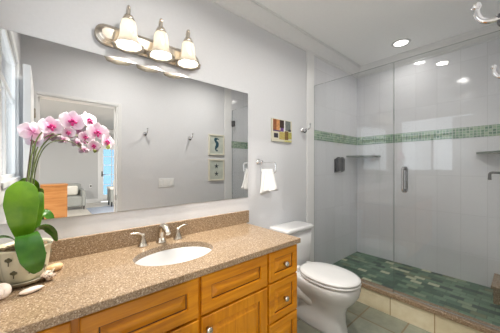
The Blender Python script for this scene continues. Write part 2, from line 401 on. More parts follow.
# glazed garden door
bm = B()
for x0, x1 in ((GX0-0.09, GX0), (GX1, GX1+0.09)): box(bm, (x0, BY, 0), (x1, BY+0.02, GZ+0.09), 0.004)
box(bm, (GX0, BY, GZ), (GX1, BY+0.02, GZ+0.09), 0.004); struct('trim_11', bm, 'trim')
bm = B()
for lo, hi in (((GX0, 0.01), (GX0+0.09, GZ)), ((GX1-0.09, 0.01), (GX1, GZ)), ((GX0+0.09, 0.01), (GX1-0.09, 0.26)), ((GX0+0.09, GZ-0.13), (GX1-0.09, GZ))):
    box(bm, (lo[0], BY-0.07, lo[1]), (hi[0], BY-0.03, hi[1]), 0.002)
for z in (0.62, 0.98, 1.34, 1.65): box(bm, (GX0+0.09, BY-0.065, z), (GX1-0.09, BY-0.035, z+0.022))
for x in (1.92, 2.14): box(bm, (x-0.012, BY-0.064, 0.26), (x+0.012, BY-0.036, GZ-0.13))
d2 = struct('door_2', bm, 'door')
bm = B(); box(bm, (GX0+0.085, BY-0.053, 0.25), (GX1-0.085, BY-0.047, GZ-0.12)); obj('pane', bm, 'blue_pane', d2)
bm = B(); box(bm, (GX0+0.025, BY-0.03, 0.93), (GX0+0.065, BY-0.02, 1.12), 0.004); tube(bm, [(GX0+0.045, BY-0.03, 1.0), (GX0+0.045, BY+0.03, 1.0), (GX0+0.14, BY+0.03, 1.0)], 0.011, 8); obj('door_handle', bm, 'dark_metal', d2)

# ------------------------------------------------------------------ shower: curb, glass, fittings
cb = thing('shower_curb', (2.30, 0.76, 0), 'beige tiled shower curb topped with brown granite under the glass', 'shower curb')
bm = B(); box(bm, (2.268, YF, 0), (2.335, D, 0.160)); obj('curb_face', bm, 'curb_tile', cb)
bm = B(); box(bm, (2.250, YF, 0.160), (2.350, D, 0.196), 0.004); obj('granite_cap', bm, 'granite', cb)
GT = 2.187
def slab_x(bm, x, y0, y1, z0, z1, th=0.009):
    box(bm, (x-th/2, y0, z0), (x+th/2, y1, z1))
    for f in bm.faces: f.material_index = 0 if abs(f.normal.x) > 0.9 else 1
bm = B(); slab_x(bm, XG, 0.737, D-0.002, 0.197, GT); bm.normal_update()
for f in bm.faces: f.material_index = 0 if abs(f.normal.x) > 0.9 else 1
tag(obj('shower_glass_panel', bm, ['glass', 'glass_edge'], at=(XG, 1.13, 0.196)), 'fixed clear glass shower panel standing beside the toilet', 'shower screen')
sd = thing('shower_door', (XG, 0.36, 0.205), 'frameless hinged glass shower door with a chrome loop handle', 'shower door')
bm = B(); slab_x(bm, XG, YF+0.012, 0.731, 0.206, GT); bm.normal_update()
for f in bm.faces: f.material_index = 0 if abs(f.normal.x) > 0.9 else 1
obj('glass_pane', bm, ['glass', 'glass_edge'], sd)
def handle_side(s):
    bm = B(); x = XG+s*0.0045; q = s*0.042
    tube(bm, smooth_path([(x, 0.652, 1.275), (x+q*0.75, 0.652, 1.275), (x+q, 0.652, 1.262), (x+q, 0.652, 1.24)], 5)+smooth_path([(x+q, 0.652, 1.12), (x+q, 0.652, 1.098), (x+q*0.75, 0.652, 1.085), (x, 0.652, 1.085)], 5), 0.0105, 12)
    for z in (1.275, 1.085): lathe(bm, [(0.016, -0.0), (0.016, 0.006*s)], (x, 0.652, z), 14, 'x')
    return bm
for s in (-1, 1): obj('handle', handle_side(s), 'satin', sd)
for z in (0.45, 1.93):
    bm = B(); box(bm, (XG-0.014, YF, z), (XG+0.014, YF+0.07, z+0.085), 0.003); obj('hinge', bm, 'dark_metal', sd)

def corner_shelf(y_in, sgn, label):
    bm = B(); R = 0.31
    poly = [(XR, y_in)]
    for i in range(13):
        a = PI/2*i/12
        k = 0.86 + 0.14*abs(math.cos(2*a))
        poly.append((XR-R*math.cos(a)*k, y_in+sgn*R*math.sin(a)*k))
    prism(bm, poly, 1.412, 1.432); o = obj('corner_shelf', bm, 'stone', at=(XR-0.1, y_in+sgn*0.1, 1.412))
    return tag(o, label, 'shower shelf', 'corner shelves in the shower')
corner_shelf(D, -1, 'grey stone corner shelf in the far left shower corner')
corner_shelf(YF+0.02, 1, 'grey stone corner shelf at the right end of the shower')
# soap dispenser on the left shower wall
sp_ = thing('soap_dispenser', (2.81, D, 1.21), 'dark twin chamber soap dispenser on the left shower wall', 'soap dispenser')
bm = B(); box(bm, (2.705, D-0.012, 1.215), (2.885, D, 1.385), 0.005); obj('backplate', bm, 'dark_metal', sp_)
for x in (2.75, 2.838):
    bm = B(); box(bm, (x-0.038, D-0.055, 1.235), (x+0.038, D-0.012, 1.395), 0.012, 3); c = obj('chamber', bm, 'dark_metal', sp_)
    bm = B(); lathe(bm, [(0.020, -0.001), (0.020, 0.008), (0.012, 0.012)], (x, D-0.034, 1.395), 14); obj('lid', bm, 'dark_metal', c)
    bm = B(); box(bm, (x-0.014, D-0.060, 1.222), (x+0.014, D-0.035, 1.236), 0.004); obj('push_button', bm, 'chrome', c)
# lever valve on the plumbing wall
sv = thing('shower_valve', (2.85, YF, 1.21), 'chrome shower valve lever at the right end of the shower', 'shower valve')
bm = B(); lathe(bm, [(0.085, 0.0), (0.085, 0.006), (0.05, 0.022), (0.03, 0.028), (0.03, 0.09), (0.024, 0.10)], (2.85, YF, 1.23), 24, 'y'); obj('escutcheon', bm, 'chrome', sv)
bm = B(); tube(bm, smooth_path([(2.85, YF+0.085, 1.23), (2.85, 0.15, 1.237), (2.85, 0.185, 1.232), (2.85, 0.19, 1.20), (2.85, 0.19, 1.175)], 6), [0.011, 0.010, 0.010, 0.011, 0.013], 10); obj('lever', bm, 'dark_metal', sv)
# low granite foot step in the corner
fr = thing('corner_foot_step', (3.13, 0.08, 0.098), 'low brown granite block in the right shower corner', 'step')
bm = B(); box(bm, (2.95, YF+0.005, 0.098), (XR-0.004, 0.175, 0.225)); obj('block', bm, 'granite', fr)
bm = B(); box(bm, (2.935, YF+0.005, 0.225), (XR-0.002, 0.19, 0.25), 0.004); obj('top_slab', bm, 'granite', fr)

# ------------------------------------------------------------------ ceiling downlights
def downlight(x, y, label):
    t = thing('recessed_ceiling_light', (x, y, CEIL), label, 'ceiling light', 'recessed ceiling lights')
    bm = B(); prof = [(0.062, -0.001), (0.065, -0.006), (0.088, -0.008), (0.092, -0.003), (0.092, 0.0)]
    rings = [[V((x+r*math.cos(2*PI*i/32), y+r*math.sin(2*PI*i/32), CEIL+h)) for i in range(32)] for r, h in prof]
    loft(bm, rings, False, False); obj('trim_ring', bm, 'trim', t)
    bm = B(); lathe(bm, [(0.064, -0.002), (0.064, -0.004)], (x, y, CEIL), 28); obj('diffuser', bm, 'diffuser', t)
downlight(DOWN[0][1], DOWN[0][2], 'round lit recessed light in the ceiling over the shower')
downlight(DOWN[1][1], DOWN[1][2], 'round lit recessed light in the ceiling before the toilet')
downlight(DOWN[2][1], DOWN[2][2], 'unseen recessed light added in the ceiling to light the vanity')

# ------------------------------------------------------------------ vanity
FY = 0.985        # face plane
vc = thing('vanity_cabinet', (0.56, 1.25, 0), 'long honey maple vanity cabinet with raised panel doors and drawers', 'cabinet')
bm = B(); box(bm, (XL+0.002, FY, 0.10), (1.252, D-0.004, 0.63)); box(bm, (XL+0.002, FY, 0.63), (0.28, D-0.004, 0.789)); box(bm, (0.28, FY, 0.63), (0.81, FY+0.02, 0.789)); box(bm, (0.81, FY, 0.63), (1.252, D-0.004, 0.789))
box(bm, (0.28, D-0.03, 0.63), (0.81, D-0.004, 0.789)); obj('carcass', bm, 'wood_z', vc)
bm = B(); box(bm, (XL+0.002, FY+0.06, 0), (1.23, D-0.004, 0.10)); obj('toe_kick', bm, 'toe', vc)
def raised(bm, x0, x1, z0, z1, frame=0.05, t=0.02):
    y = FY
    pr = [(0.0, 0.0), (0.0, -t+0.004), (0.004, -t), (frame, -t), (frame+0.003, -t+0.009), (frame+0.008, -t+0.010), (frame+0.030, -t+0.001), (frame+0.034, -t+0.0005)]
    rings = [[V((x0+i, y+d, z0+i)), V((x1-i, y+d, z0+i)), V((x1-i, y+d, z1-i)), V((x0+i, y+d, z1-i))] for i, d in pr]
    loft(bm, rings, True, True)
    for i, f in enumerate(bm.faces):
        f.smooth = False; f.material_index = 1 if i//4 == 4 else 0
    return bm
def knob(x, z, parent):
    bm = B(); lathe(bm, [(0.009, 0.0), (0.007, -0.010), (0.010, -0.014), (0.0165, -0.018), (0.0175, -0.023), (0.013, -0.029), (0.004, -0.031)], (x, FY-0.02, z), 18, 'y'); return obj('knob', bm, 'nickel', parent)
def drawer(x0, x1, z0, z1, name='drawer', kn=True, frame=0.040):
    o = obj(name, raised(B(), x0, x1, z0, z1, frame), ['wood_x', 'glaze'], vc)
    if kn: knob((x0+x1)/2, (z0+z1)/2, o)
    return o
zs = [(0.607, 0.782), (0.369, 0.598), (0.115, 0.360)]
for z0, z1 in zs: drawer(0.988, 1.244, z0, z1)
for z0, z1 in zs: drawer(XL+0.012, 0.066, z0, z1)
drawer(0.546, 0.972, 0.603, 0.782, 'false_drawer_front', False, 0.052); drawer(0.090, 0.530, 0.603, 0.782, 'false_drawer_front', False, 0.052)
o = obj('door', raised(B(), 0.546, 0.972, 0.115, 0.592, 0.055), ['wood_z', 'glaze'], vc); knob(0.574, 0.535, o)
o = obj('door', raised(B(), 0.090, 0.530, 0.115, 0.592, 0.055), ['wood_z', 'glaze'], vc); knob(0.502, 0.535, o)

# countertop with the oval cut-out, backsplash
SX, SY, SA, SB_ = 0.545, 1.245, 0.215, 0.155
CT0, CT1 = 0.789, 0.820
ct = thing('countertop', (0.56, 1.25, CT0), 'tan speckled granite countertop with an oval sink cut-out', 'countertop')
def oval_plate(bm, x0, x1, y0, y1, z0, z1, cx, cy, a, b, n=72):
    ang = sorted([2*PI*i/n for i in range(n)]+[math.atan2(yy-cy, xx-cx) % (2*PI) for xx in (x0, x1) for yy in (y0, y1)])
    inner, outer = [], []
    for t in ang:
        c, s = math.cos(t), math.sin(t)
        k = min(((x1-cx)/c if c > 1e-9 else (x0-cx)/c if c < -1e-9 else 1e9), ((y1-cy)/s if s > 1e-9 else (y0-cy)/s if s < -1e-9 else 1e9))
        outer.append((cx+c*k, cy+s*k)); rr = a*b/math.hypot(b*c, a*s); inner.append((cx+c*rr, cy+s*rr))
    e = 0.003
    sh = lambda P, d: [(min(max(p[0], x0+d), x1-d), min(max(p[1], y0+d), y1-d)) for p in P]
    rings = [[V((p[0], p[1], z0)) for p in inner], [V((p[0], p[1], z0)) for p in outer], [V((p[0], p[1], z1-e)) for p in outer],
             [V((p[0], p[1], z1)) for p in sh(outer, e)], [V((p[0], p[1], z1)) for p in inner], [V((p[0], p[1], z0)) for p in inner]]
    loft(bm, rings, False, False); bmesh.ops.remove_doubles(bm, verts=bm.verts, dist=1e-6)
    for f in bm.faces: f.smooth = False
bm = B(); oval_plate(bm, XL+0.001, 1.272, 0.960, D-0.001, CT0, CT1, SX, SY, SA, SB_); obj('slab', bm, 'granite', ct)
bm = B(); box(bm, (XL+0.001, D-0.022, CT1), (1.302, D-0.001, 0.921), 0.002); tag(obj('backsplash', bm, 'granite', at=(0.57, D-0.01, CT1)), 'long brown granite backsplash strip under the mirror', 'backsplash')
# basin
sk = thing('sink', (SX, SY, 0.64), 'white oval undermount sink basin set in the granite countertop', 'sink')
bm = B(); rings = []
prof = [(1.05, 0.788), (1.0, 0.788), (0.985, 0.780), (0.95, 0.745), (0.88, 0.705), (0.72, 0.672), (0.45, 0.658), (0.12, 0.652), (0.10, 0.645), (0.12, 0.640), (0.5, 0.645), (0.80, 0.660), (0.96, 0.700), (1.03, 0.745), (1.05, 0.775)]
for k, z in prof: rings.append([V((SX+SA*k*math.cos(2*PI*i/56), SY+SB_*k*math.sin(2*PI*i/56), z)) for i in range(56)])
loft(bm, rings+[rings[0]], False, False); bmesh.ops.remove_doubles(bm, verts=bm.verts, dist=1e-6); obj('basin', bm, 'porcelain', sk)
bm = B(); lathe(bm, [(0.024, 0.649), (0.024, 0.655), (0.018, 0.656), (0.015, 0.660), (0.004, 0.662)], (SX, SY, 0), 20); obj('drain', bm, 'chrome', sk)
# faucet
fa = thing('faucet', (0.548, 1.47, CT1), 'brushed nickel widespread faucet with two lever handles behind the sink', 'faucet')
bm = B(); fx, fy = 0.548, 1.468
lathe(bm, [(0.030, 0.0), (0.030, 0.006), (0.022, 0.012), (0.019, 0.04)], (fx, fy, CT1), 20)
tube(bm, smooth_path([(fx, fy, CT1+0.03), (fx, fy-0.005, CT1+0.075), (fx, fy-0.035, CT1+0.105), (fx, fy-0.075, CT1+0.100), (fx, fy-0.110, CT1+0.075)], 7), [0.020, 0.021, 0.020, 0.018, 0.014], 14)
obj('spout', bm, 'nickel', fa)
bm = B(); tube(bm, [(fx, fy+0.024, CT1), (fx, fy+0.024, CT1+0.085)], 0.004, 8); ball(bm, (fx, fy+0.024, CT1+0.088), 0.008, 2); obj('lift_rod', bm, 'nickel', fa)
for hx, s in ((0.440, -1), (0.654, 1)):
    bm = B(); lathe(bm, [(0.029, 0.0), (0.029, 0.006), (0.024, 0.010), (0.018, 0.030), (0.012, 0.050), (0.013, 0.062), (0.010, 0.072), (0.002, 0.076)], (hx, 1.466, CT1), 20); h = obj('handle', bm, 'nickel', fa)
    bm = B(); tube(bm, smooth_path([(hx, 1.466, CT1+0.062), (hx+s*0.022, 1.468, CT1+0.076), (hx+s*0.045, 1.470, CT1+0.080), (hx+s*0.068, 1.472, CT1+0.080)], 5), [0.008, 0.008, 0.0075, 0.006], 10); obj('lever', bm, 'nickel', h)

# mirror
bm = B(); box(bm, (-0.155, D-0.006, 1.030), (1.302, D-0.0005, 1.904)); bm.normal_update()
for f in bm.faces: f.material_index = 0 if f.normal.y < -0.9 else 1
tag(obj('wall_mirror', bm, ['mirror', 'dark_metal'], at=(0.57, D, 1.03)), 'large frameless mirror on the wall above the vanity', 'mirror')

# vanity light
vl = thing('vanity_light', (0.52, D, 2.02), 'brushed nickel bath bar with three lit bell shades above the mirror', 'wall light')
def stadium(x0, x1, z0, z1, n=12):
    r = (z1-z0)/2; zc = (z0+z1)/2
    return [(x1-r+r*math.cos(-PI/2+PI*i/n), zc+r*math.sin(-PI/2+PI*i/n)) for i in range(n+1)]+[(x0+r+r*math.cos(PI/2+PI*i/n), zc+r*math.sin(PI/2+PI*i/n)) for i in range(n+1)]
bm = B(); rings = []
for ins, y in ((0.0, D), (0.0, D-0.022), (0.010, D-0.030), (0.016, D-0.030), (0.020, D-0.040), (0.030, D-0.046)):
    rings.append([V((a, y, b)) for a, b in stadium(0.205+ins, 0.835-ins, 1.960+ins, 2.075-ins)])
loft(bm, rings, True, True); obj('backplate', bm, 'nickel', vl)
LX = (0.352, 0.530, 0.706); LY = 1.425
for x in LX:
    bm = B()
    tube(bm, smooth_path([(x, D-0.045, 2.03), (x, D-0.075, 2.045), (x, D-0.082, 2.10), (x, D-0.092, 2.155), (x, LY, 2.168), (x, LY-0.012, 2.150), (x, LY, 2.118)], 6), 0.0075, 10)
    lathe(bm, [(0.017, 0), (0.017, -0.006), (0.010, -0.012)], (x, D-0.045, 2.03), 16, 'y')
    a = obj('arm', bm, 'nickel', vl)
    bm = B(); lathe(bm, [(0.008, 2.122), (0.022, 2.115), (0.030, 2.098), (0.031, 2.086), (0.027, 2.084)], (x, LY, 0), 20); obj('shade_cap', bm, 'nickel', a)
    bm = B(); rings = []
    for r, z in ((0.027, 2.090), (0.034, 2.080), (0.039, 2.055), (0.042, 2.022), (0.046, 1.992), (0.053, 1.970), (0.064, 1.953), (0.079, 1.943)):
        rings.append([V((x+r*(1+(0.04*math.cos(8*2*PI*i/48) if z < 1.98 else 0))*math.cos(2*PI*i/48), LY+r*(1+(0.04*math.cos(8*2*PI*i/48) if z < 1.98 else 0))*math.sin(2*PI*i/48), z)) for i in range(48)])
    loft(bm, rings, False, False); s = obj('glass_shade', bm, 'shade', vl, solid=0.003)
    bm = B(); ball(bm, (x, LY, 2.050), 0.020, 3, (1, 1, 1.1)); lathe(bm, [(0.013, 2.065), (0.013, 2.086)], (x, LY, 0), 12); obj('bulb', bm, 'bulb', s)
    lamp('vanity_lamp', 'POINT', (x, LY, 2.012), 25, (1.0, 0.94, 0.84), size=0.02)

# ------------------------------------------------------------------ toilet
TX = 1.738
to = thing('toilet', (TX, 1.2, 0), 'white porcelain toilet with its lid closed beside the vanity', 'toilet')
def egg(cx, yc, hw, hf, hb, z, n=40, pw=2.2):
    r = []
    for i in range(n):
        a = 2*PI*i/n; c, s = math.cos(a), math.sin(a)
        x = hw*math.copysign(abs(c)**(2/pw), c); y = (hb if s > 0 else hf)*math.copysign(abs(s)**(2/pw), s)
        r.append(V((cx+x, yc+y, z)))
    return r
bm = B()
loft(bm, [egg(TX, 1.13, 0.112, 0.245, 0.235, 0.0, pw=2.6), egg(TX, 1.13, 0.110, 0.242, 0.230, 0.015, pw=2.6), egg(TX, 1.13, 0.103, 0.228, 0.225, 0.08, pw=2.6), egg(TX, 1.12, 0.104, 0.220, 0.235, 0.16, pw=2.5),
          egg(TX, 1.10, 0.116, 0.228, 0.26, 0.22, pw=2.4), egg(TX, 1.08, 0.146, 0.250, 0.29, 0.265, pw=2.3), egg(TX, 1.06, 0.170, 0.258, 0.31, 0.31, pw=2.3), egg(TX, 1.05, 0.182, 0.256, 0.32, 0.35, pw=2.3), egg(TX, 1.05, 0.183, 0.255, 0.32, 0.375, pw=2.3), egg(TX, 1.05, 0.177, 0.248, 0.31, 0.388, pw=2.3)])
bowl = obj('bowl', bm, 'porcelain', to)
for s in (-1, 1):
    bm = B(); x = TX+s*0.055
    tube(bm, smooth_path([(TX+s*0.01, 1.08, 0.16), (x-s*0.005, 1.15, 0.20), (x+s*0.018, 1.24, 0.245), (x+s*0.014, 1.31, 0.20), (x, 1.335, 0.10), (x-s*0.01, 1.34, 0.02)], 6), [0.055, 0.070, 0.078, 0.074, 0.070, 0.07], 20)
    obj('trapway', bm, 'porcelain', to)
bm = B(); loft(bm, [egg(TX, 1.035, 0.160, 0.222, 0.225, 0.388, pw=2.15), egg(TX, 1.035, 0.168, 0.230, 0.230, 0.393, pw=2.15), egg(TX, 1.035, 0.186, 0.248, 0.238, 0.395, pw=2.15), egg(TX, 1.035, 0.186, 0.248, 0.238, 0.405, pw=2.15), egg(TX, 1.035, 0.182, 0.244, 0.236, 0.410, pw=2.15)]); obj('seat', bm, 'porcelain', to)
bm = B(); loft(bm, [egg(TX, 1.035, 0.168, 0.230, 0.235, 0.4102, pw=2.15), egg(TX, 1.035, 0.172, 0.234, 0.238, 0.4155, pw=2.15), egg(TX, 1.035, 0.184, 0.246, 0.245, 0.417, pw=2.15), egg(TX, 1.035, 0.182, 0.244, 0.245, 0.428, pw=2.15), egg(TX, 1.035, 0.160, 0.222, 0.225, 0.436, pw=2.15), egg(TX, 1.035, 0.09, 0.14, 0.14, 0.4385, pw=2.1)])
lid = obj('lid', bm, 'porcelain', to)
for s in (-1, 1): bm = B(); box(bm, (TX+s*0.075-0.022, 1.262, 0.389), (TX+s*0.075+0.022, 1.300, 0.425), 0.006); obj('seat_hinge', bm, 'porcelain', to)
def rrect(cx, cy, hx, hy, z, r=0.03, n=6):
    P = []
    for sx, sy, a0 in ((1, 1, 0), (-1, 1, PI/2), (-1, -1, PI), (1, -1, 1.5*PI)):
        for i in range(n+1):
            a = a0+PI/2*i/n; P.append(V((cx+sx*(hx-r)+r*math.cos(a), cy+sy*(hy-r)+r*math.sin(a), z)))
    return P
bm = B(); ty = 1.410
loft(bm, [rrect(TX, ty+0.005, 0.158, 0.085, 0.375), rrect(TX, ty+0.004, 0.168, 0.092, 0.40), rrect(TX, ty+0.002, 0.178, 0.098, 0.55), rrect(TX, ty, 0.184, 0.102, 0.710)]); obj('tank', bm, 'porcelain', to)
bm = B(); loft(bm, [rrect(TX, ty, 0.190, 0.108, 0.711), rrect(TX, ty, 0.198, 0.115, 0.716), rrect(TX, ty, 0.198, 0.115, 0.735), rrect(TX, ty, 0.192, 0.109, 0.744), rrect(TX, ty, 0.18, 0.09, 0.747)]); obj('tank_lid', bm, 'porcelain', to)
bm = B(); box(bm, (TX-0.165, 1.290, 0.640), (TX-0.125, ty-0.099, 0.665), 0.004); tube(bm, [(TX-0.145, 1.292, 0.652), (TX-0.09, 1.287, 0.648)], 0.006, 8); obj('flush_lever', bm, 'chrome', to)

# ------------------------------------------------------------------ towel ring, towel, wall picture, hooks
RX = 1.425
tr = thing('towel_ring', (RX, D, 1.34), 'chrome towel ring standing out from the wall right of the mirror', 'towel ring')
bm = B(); lathe(bm, [(0.026, 0), (0.026, -0.006), (0.018, -0.012), (0.011, -0.016), (0.010, -0.034), (0.013, -0.038), (0.013, -0.052), (0.004, -0.056)], (RX, D, 1.330), 18, 'y'); obj('post', bm, 'chrome', tr)
bm = B(); P = []
for cy, cz, a0 in ((1.475, 1.302, 0), (1.345, 1.302, PI/2), (1.345, 1.255, PI), (1.475, 1.255, 1.5*PI)):
    for i in range(6):
        a = a0+PI/2*i/5; P.append((RX, cy+0.02*math.cos(a), cz+0.02*math.sin(a)))
tube(bm, P, 0.0055, 10, closed=True); obj('ring', bm, 'chrome', tr)
# towel folded over the lower bar of the ring, hanging in loose folds
bm = B(); rings = []
n = 72
for k in range(17):
    u = k/16; z = 1.262-0.185*u; hw = 0.066+0.026*u**0.7; cy = 1.420-0.018*u; th = 0.016+0.020*u
    ring = []
    for i in range(n):
        a = 2*PI*i/n; c, s_ = math.cos(a), math.sin(a)
        fold = 1+0.6*math.sin(4.2*c*PI*0.8+0.9+0.5*u+(1.5 if s_ > 0 else 0))
        zz = z + 0.030*c*u*u*(-1) + 0.008*math.sin(4*c+1)*u*u
        ring.append(V((RX+th*s_*fold*(0.8+0.3*u), cy+hw*c, zz)))
    rings.append(ring)
top = [[V(((p.x-RX)*k2+RX, p.y, p.z+h)) for p in rings[0]] for k2, h in ((0.3, -0.010+0.016), (0.8, 0.003))]
loft(bm, top+rings, True, True)
tag(obj('hand_towel', bm, 'towel', at=(RX, 1.41, 1.07)), 'white hand towel hanging in folds from the chrome towel ring', 'towel')

def img_patches(name, base, patches, lo, hi, y, sgn, label, cat, group=None):
    """thin board on a wall; patches = coloured fields in 0..1 board coordinates"""
    mats = [plain(name+'_ground', base, 0.5)]; bm = B(); x0, z0 = lo; x1, z1 = hi
    box(bm, (x0, min(y, y+sgn*0.018), z0), (x1, max(y, y+sgn*0.018), z1), 0.002)
    for i, (u0, v0, u1, v1, col) in enumerate(patches):
        mats.append(plain('%s_field_%d' % (name, i), col, 0.5, var=0.25, scale=60))
        a, b = y+sgn*0.0175, y+sgn*0.0188
        box(bm, (x0+(x1-x0)*u0, min(a, b), z0+(z1-z0)*v0), (x0+(x1-x0)*u1, max(a, b), z0+(z1-z0)*v1), mi=i+1)
    return tag(obj(name, bm, mats, at=((x0+x1)/2, y, z0)), label, cat, group)
img_patches('wall_picture', lin(206, 202, 182)[:3], [
    (0.04, 0.50, 0.20, 0.97, lin(140, 84, 48)), (0.20, 0.50, 0.36, 0.97, lin(196, 140, 88)), (0.36, 0.62, 0.58, 0.97, lin(56, 38, 30)), (0.40, 0.46, 0.56, 0.62, lin(104, 70, 134)),
    (0.58, 0.52, 0.64, 0.97, lin(222, 222, 220)), (0.64, 0.52, 0.92, 0.97, lin(110, 116, 112)), (0.80, 0.50, 0.94, 0.60, lin(50, 44, 60)), (0.04, 0.44, 0.40, 0.50, lin(84, 62, 104)),
    (0.08, 0.16, 0.28, 0.36, lin(50, 46, 58)), (0.34, 0.10, 0.62, 0.44, lin(184, 166, 96)), (0.62, 0.10, 0.80, 0.50, lin(112, 86, 46)), (0.80, 0.16, 0.98, 0.46, lin(176, 170, 90)), (0.60, 0.02, 0.98, 0.08, lin(200, 196, 120))],
    (1.585, 1.525), (1.868, 1.737), D, -1, 'small colourful photo collage picture above the towel ring', 'picture')

def robe_hook(x, y, z, sgn, label):
    """sgn: direction the hook reaches out of the wall"""
    t = thing('robe_hook', (x, y, z), label, 'hook', 'chrome robe hooks')
    bm = B(); lathe(bm, [(0.021, 0), (0.021, 0.006*sgn), (0.015, 0.013*sgn), (0.009, 0.018*sgn)], (x, y, z), 20, 'y', sy=1.2); obj('backplate', bm, 'chrome', t)
    bm = B(); Y = lambda d: y+sgn*d
    tube(bm, smooth_path([(x, Y(0.012), z+0.004), (x, Y(0.050), z-0.002), (x, Y(0.082), z+0.002), (x, Y(0.098), z+0.020), (x, Y(0.102), z+0.044)], 6), [0.0095, 0.0085, 0.008, 0.0075, 0.007], 12)
    ball(bm, (x, Y(0.102), z+0.052), 0.0115, 2); obj('upper_arm', bm, 'chrome', t)
    bm = B(); tube(bm, smooth_path([(x, Y(0.012), z-0.012), (x, Y(0.034), z-0.026), (x, Y(0.052), z-0.020), (x, Y(0.056), z-0.004)], 5), 0.0065, 10)
    ball(bm, (x, Y(0.056), z+0.001), 0.010, 2); obj('lower_arm', bm, 'dark_metal', t)
    return t
robe_hook(2.055, D, 1.672, -1, 'chrome robe hook on the wall between the picture and the shower')
robe_hook(0.94, YF, 1.694, 1, 'near chrome robe hook beside the doorway, seen large at the picture edge')
robe_hook(1.535, YF, 1.684, 1, 'chrome robe hook on the front wall nearer the seahorse picture')

# switch plate and two framed prints on the front wall (seen in the mirror)
sw = thing('light_switch_plate', (1.21, YF, 1.08), 'white four gang light switch plate reflected in the mirror', 'light switch')
bm = B(); box(bm, (1.110, YF, 1.020), (1.310, YF+0.006, 1.135), 0.003); obj('plate', bm, 'switch', sw)
for k in range(4):
    bm = B(); x = 1.138+0.048*k; box(bm, (x-0.016, YF+0.005, 1.045), (x+0.016, YF+0.010, 1.110), 0.002); obj('rocker', bm, 'switch', sw)
M['frame_cream'] = plain('cream_frame', lin(216, 212, 196), 0.5)
M['print'] = plain('pale_print_ground', lin(190, 196, 186), 0.6, var=0.10, scale=14)
M['teal'] = plain('teal_ink', lin(38, 78, 92), 0.6, var=0.2)
M['slate_ink'] = plain('slate_ink', lin(52, 60, 70), 0.6, var=0.2)
def print_frame(z0, z1, label):
    x0, x1 = 1.838, 2.118
    t = thing('framed_print', ((x0+x1)/2, YF, z0), label, 'picture', 'framed sea life prints')
    bm = B(); w = 0.022
    for lo, hi in (((x0, z0), (x0+w, z1)), ((x1-w, z0), (x1, z1)), ((x0+w, z0), (x1-w, z0+w)), ((x0+w, z1-w), (x1-w, z1))): box(bm, (lo[0], YF, lo[1]), (hi[0], YF+0.022, hi[1]), 0.002)
    obj('frame', bm, 'frame_cream', t)
    bm = B(); box(bm, (x0+w, YF, z0+w), (x1-w, YF+0.010, z1-w)); p = obj('print', bm, 'print', t)
    return t, p, (x0+x1)/2
t, p, cx = print_frame(1.462, 1.775, 'framed teal seahorse print on the wall reflected in the mirror')
bm = B(); yy = YF+0.0105; S = lambda a, b: (cx+a, yy, 1.62+b)
tube(bm, smooth_path([S(0.045, 0.082), S(0.015, 0.090), S(-0.018, 0.082), S(-0.012, 0.050), S(0.014, 0.022), S(0.010, -0.018), S(-0.012, -0.050), S(-0.006, -0.085), S(0.018, -0.092), S(0.020, -0.074)], 6), [0.006, 0.012, 0.024, 0.018, 0.026, 0.026, 0.016, 0.010, 0.007, 0.004], 10)
for v in bm.verts: v.co.y = yy+(v.co.y-yy)*0.08
obj('seahorse_motif', bm, 'teal', p)
t, p, cx = print_frame(1.078, 1.402, 'framed print of two dark starfish on the wall reflected in the mirror')
for dz in (0.055, -0.060):
    bm = B(); poly = []
    for i in range(10):
        a = PI/2+PI*i/5; r = 0.042 if i % 2 == 0 else 0.015; poly.append((cx+r*math.cos(a), 1.24+dz+r*math.sin(a)))
    prism(bm, poly, YF+0.009, YF+0.012, 'y'); obj('starfish_motif', bm, 'slate_ink', p)

# ------------------------------------------------------------------ potted orchid
PX, PY = -0.062, 1.350
SAUZ = 0.839
M['pot'] = plain('cream_glazed_pot', lin(222, 214, 188), 0.25, var=0.08, scale=18)
M['pot_ink'] = plain('olive_brown_glaze', lin(92, 86, 58), 0.3, var=0.2)
M['moss'] = plain('dry_moss', lin(140, 120, 92), 0.95, var=0.5, scale=90, bump=0.8)
M['saucer'] = plain('grey_glazed_saucer', lin(168, 162, 144), 0.2, var=0.15, scale=30)
t = NT('orchid_leaf'); co = t.obj(scale=(1, 1, 1)); nz = t.n('ShaderNodeTexNoise', Scale=14.0, Detail=3.0); t.l(co, nz.inputs['Vector'])
t.l(t.ramp(nz.outputs[0], [(0.3, lin(70, 118, 16)), (0.7, lin(112, 154, 30))]), t.p.inputs['Base Color']); t.p.inputs['Roughness'].default_value = 0.25
M['leaf'] = t.m
t = NT('orchid_leaf_dark'); co = t.obj(); nz = t.n('ShaderNodeTexNoise', Scale=14.0, Detail=3.0); t.l(co, nz.inputs['Vector'])
t.l(t.ramp(nz.outputs[0], [(0.3, lin(40, 88, 22)), (0.7, lin(72, 122, 34))]), t.p.inputs['Base Color']); t.p.inputs['Roughness'].default_value = 0.2
M['leaf_dark'] = t.m
M['stem'] = plain('orchid_stem', lin(104, 116, 62), 0.5, var=0.25, scale=30)
M['stake'] = plain('brown_stake', lin(74, 62, 48), 0.6)
M['lip'] = plain('magenta_orchid_lip', lin(186, 24, 110), 0.45, var=0.25, scale=60)
M['bud'] = plain('green_orchid_bud', lin(170, 180, 96), 0.5, var=0.15)
t = NT('pink_white_orchid_petal'); c = t.n('ShaderNodeTexCoord'); ln = t.n('ShaderNodeVectorMath', operation='LENGTH'); t.l(c.outputs['Object'], ln.inputs[0])
ns = t.n('ShaderNodeTexNoise', Scale=70.0, Detail=2.0); t.l(c.outputs['Object'], ns.inputs['Vector'])
ad = t.n('ShaderNodeMath', operation='MULTIPLY_ADD'); t.l(ns.outputs[0], ad.inputs[0]); ad.inputs[1].default_value = 0.022; t.l(ln.outputs['Value'], ad.inputs[2])
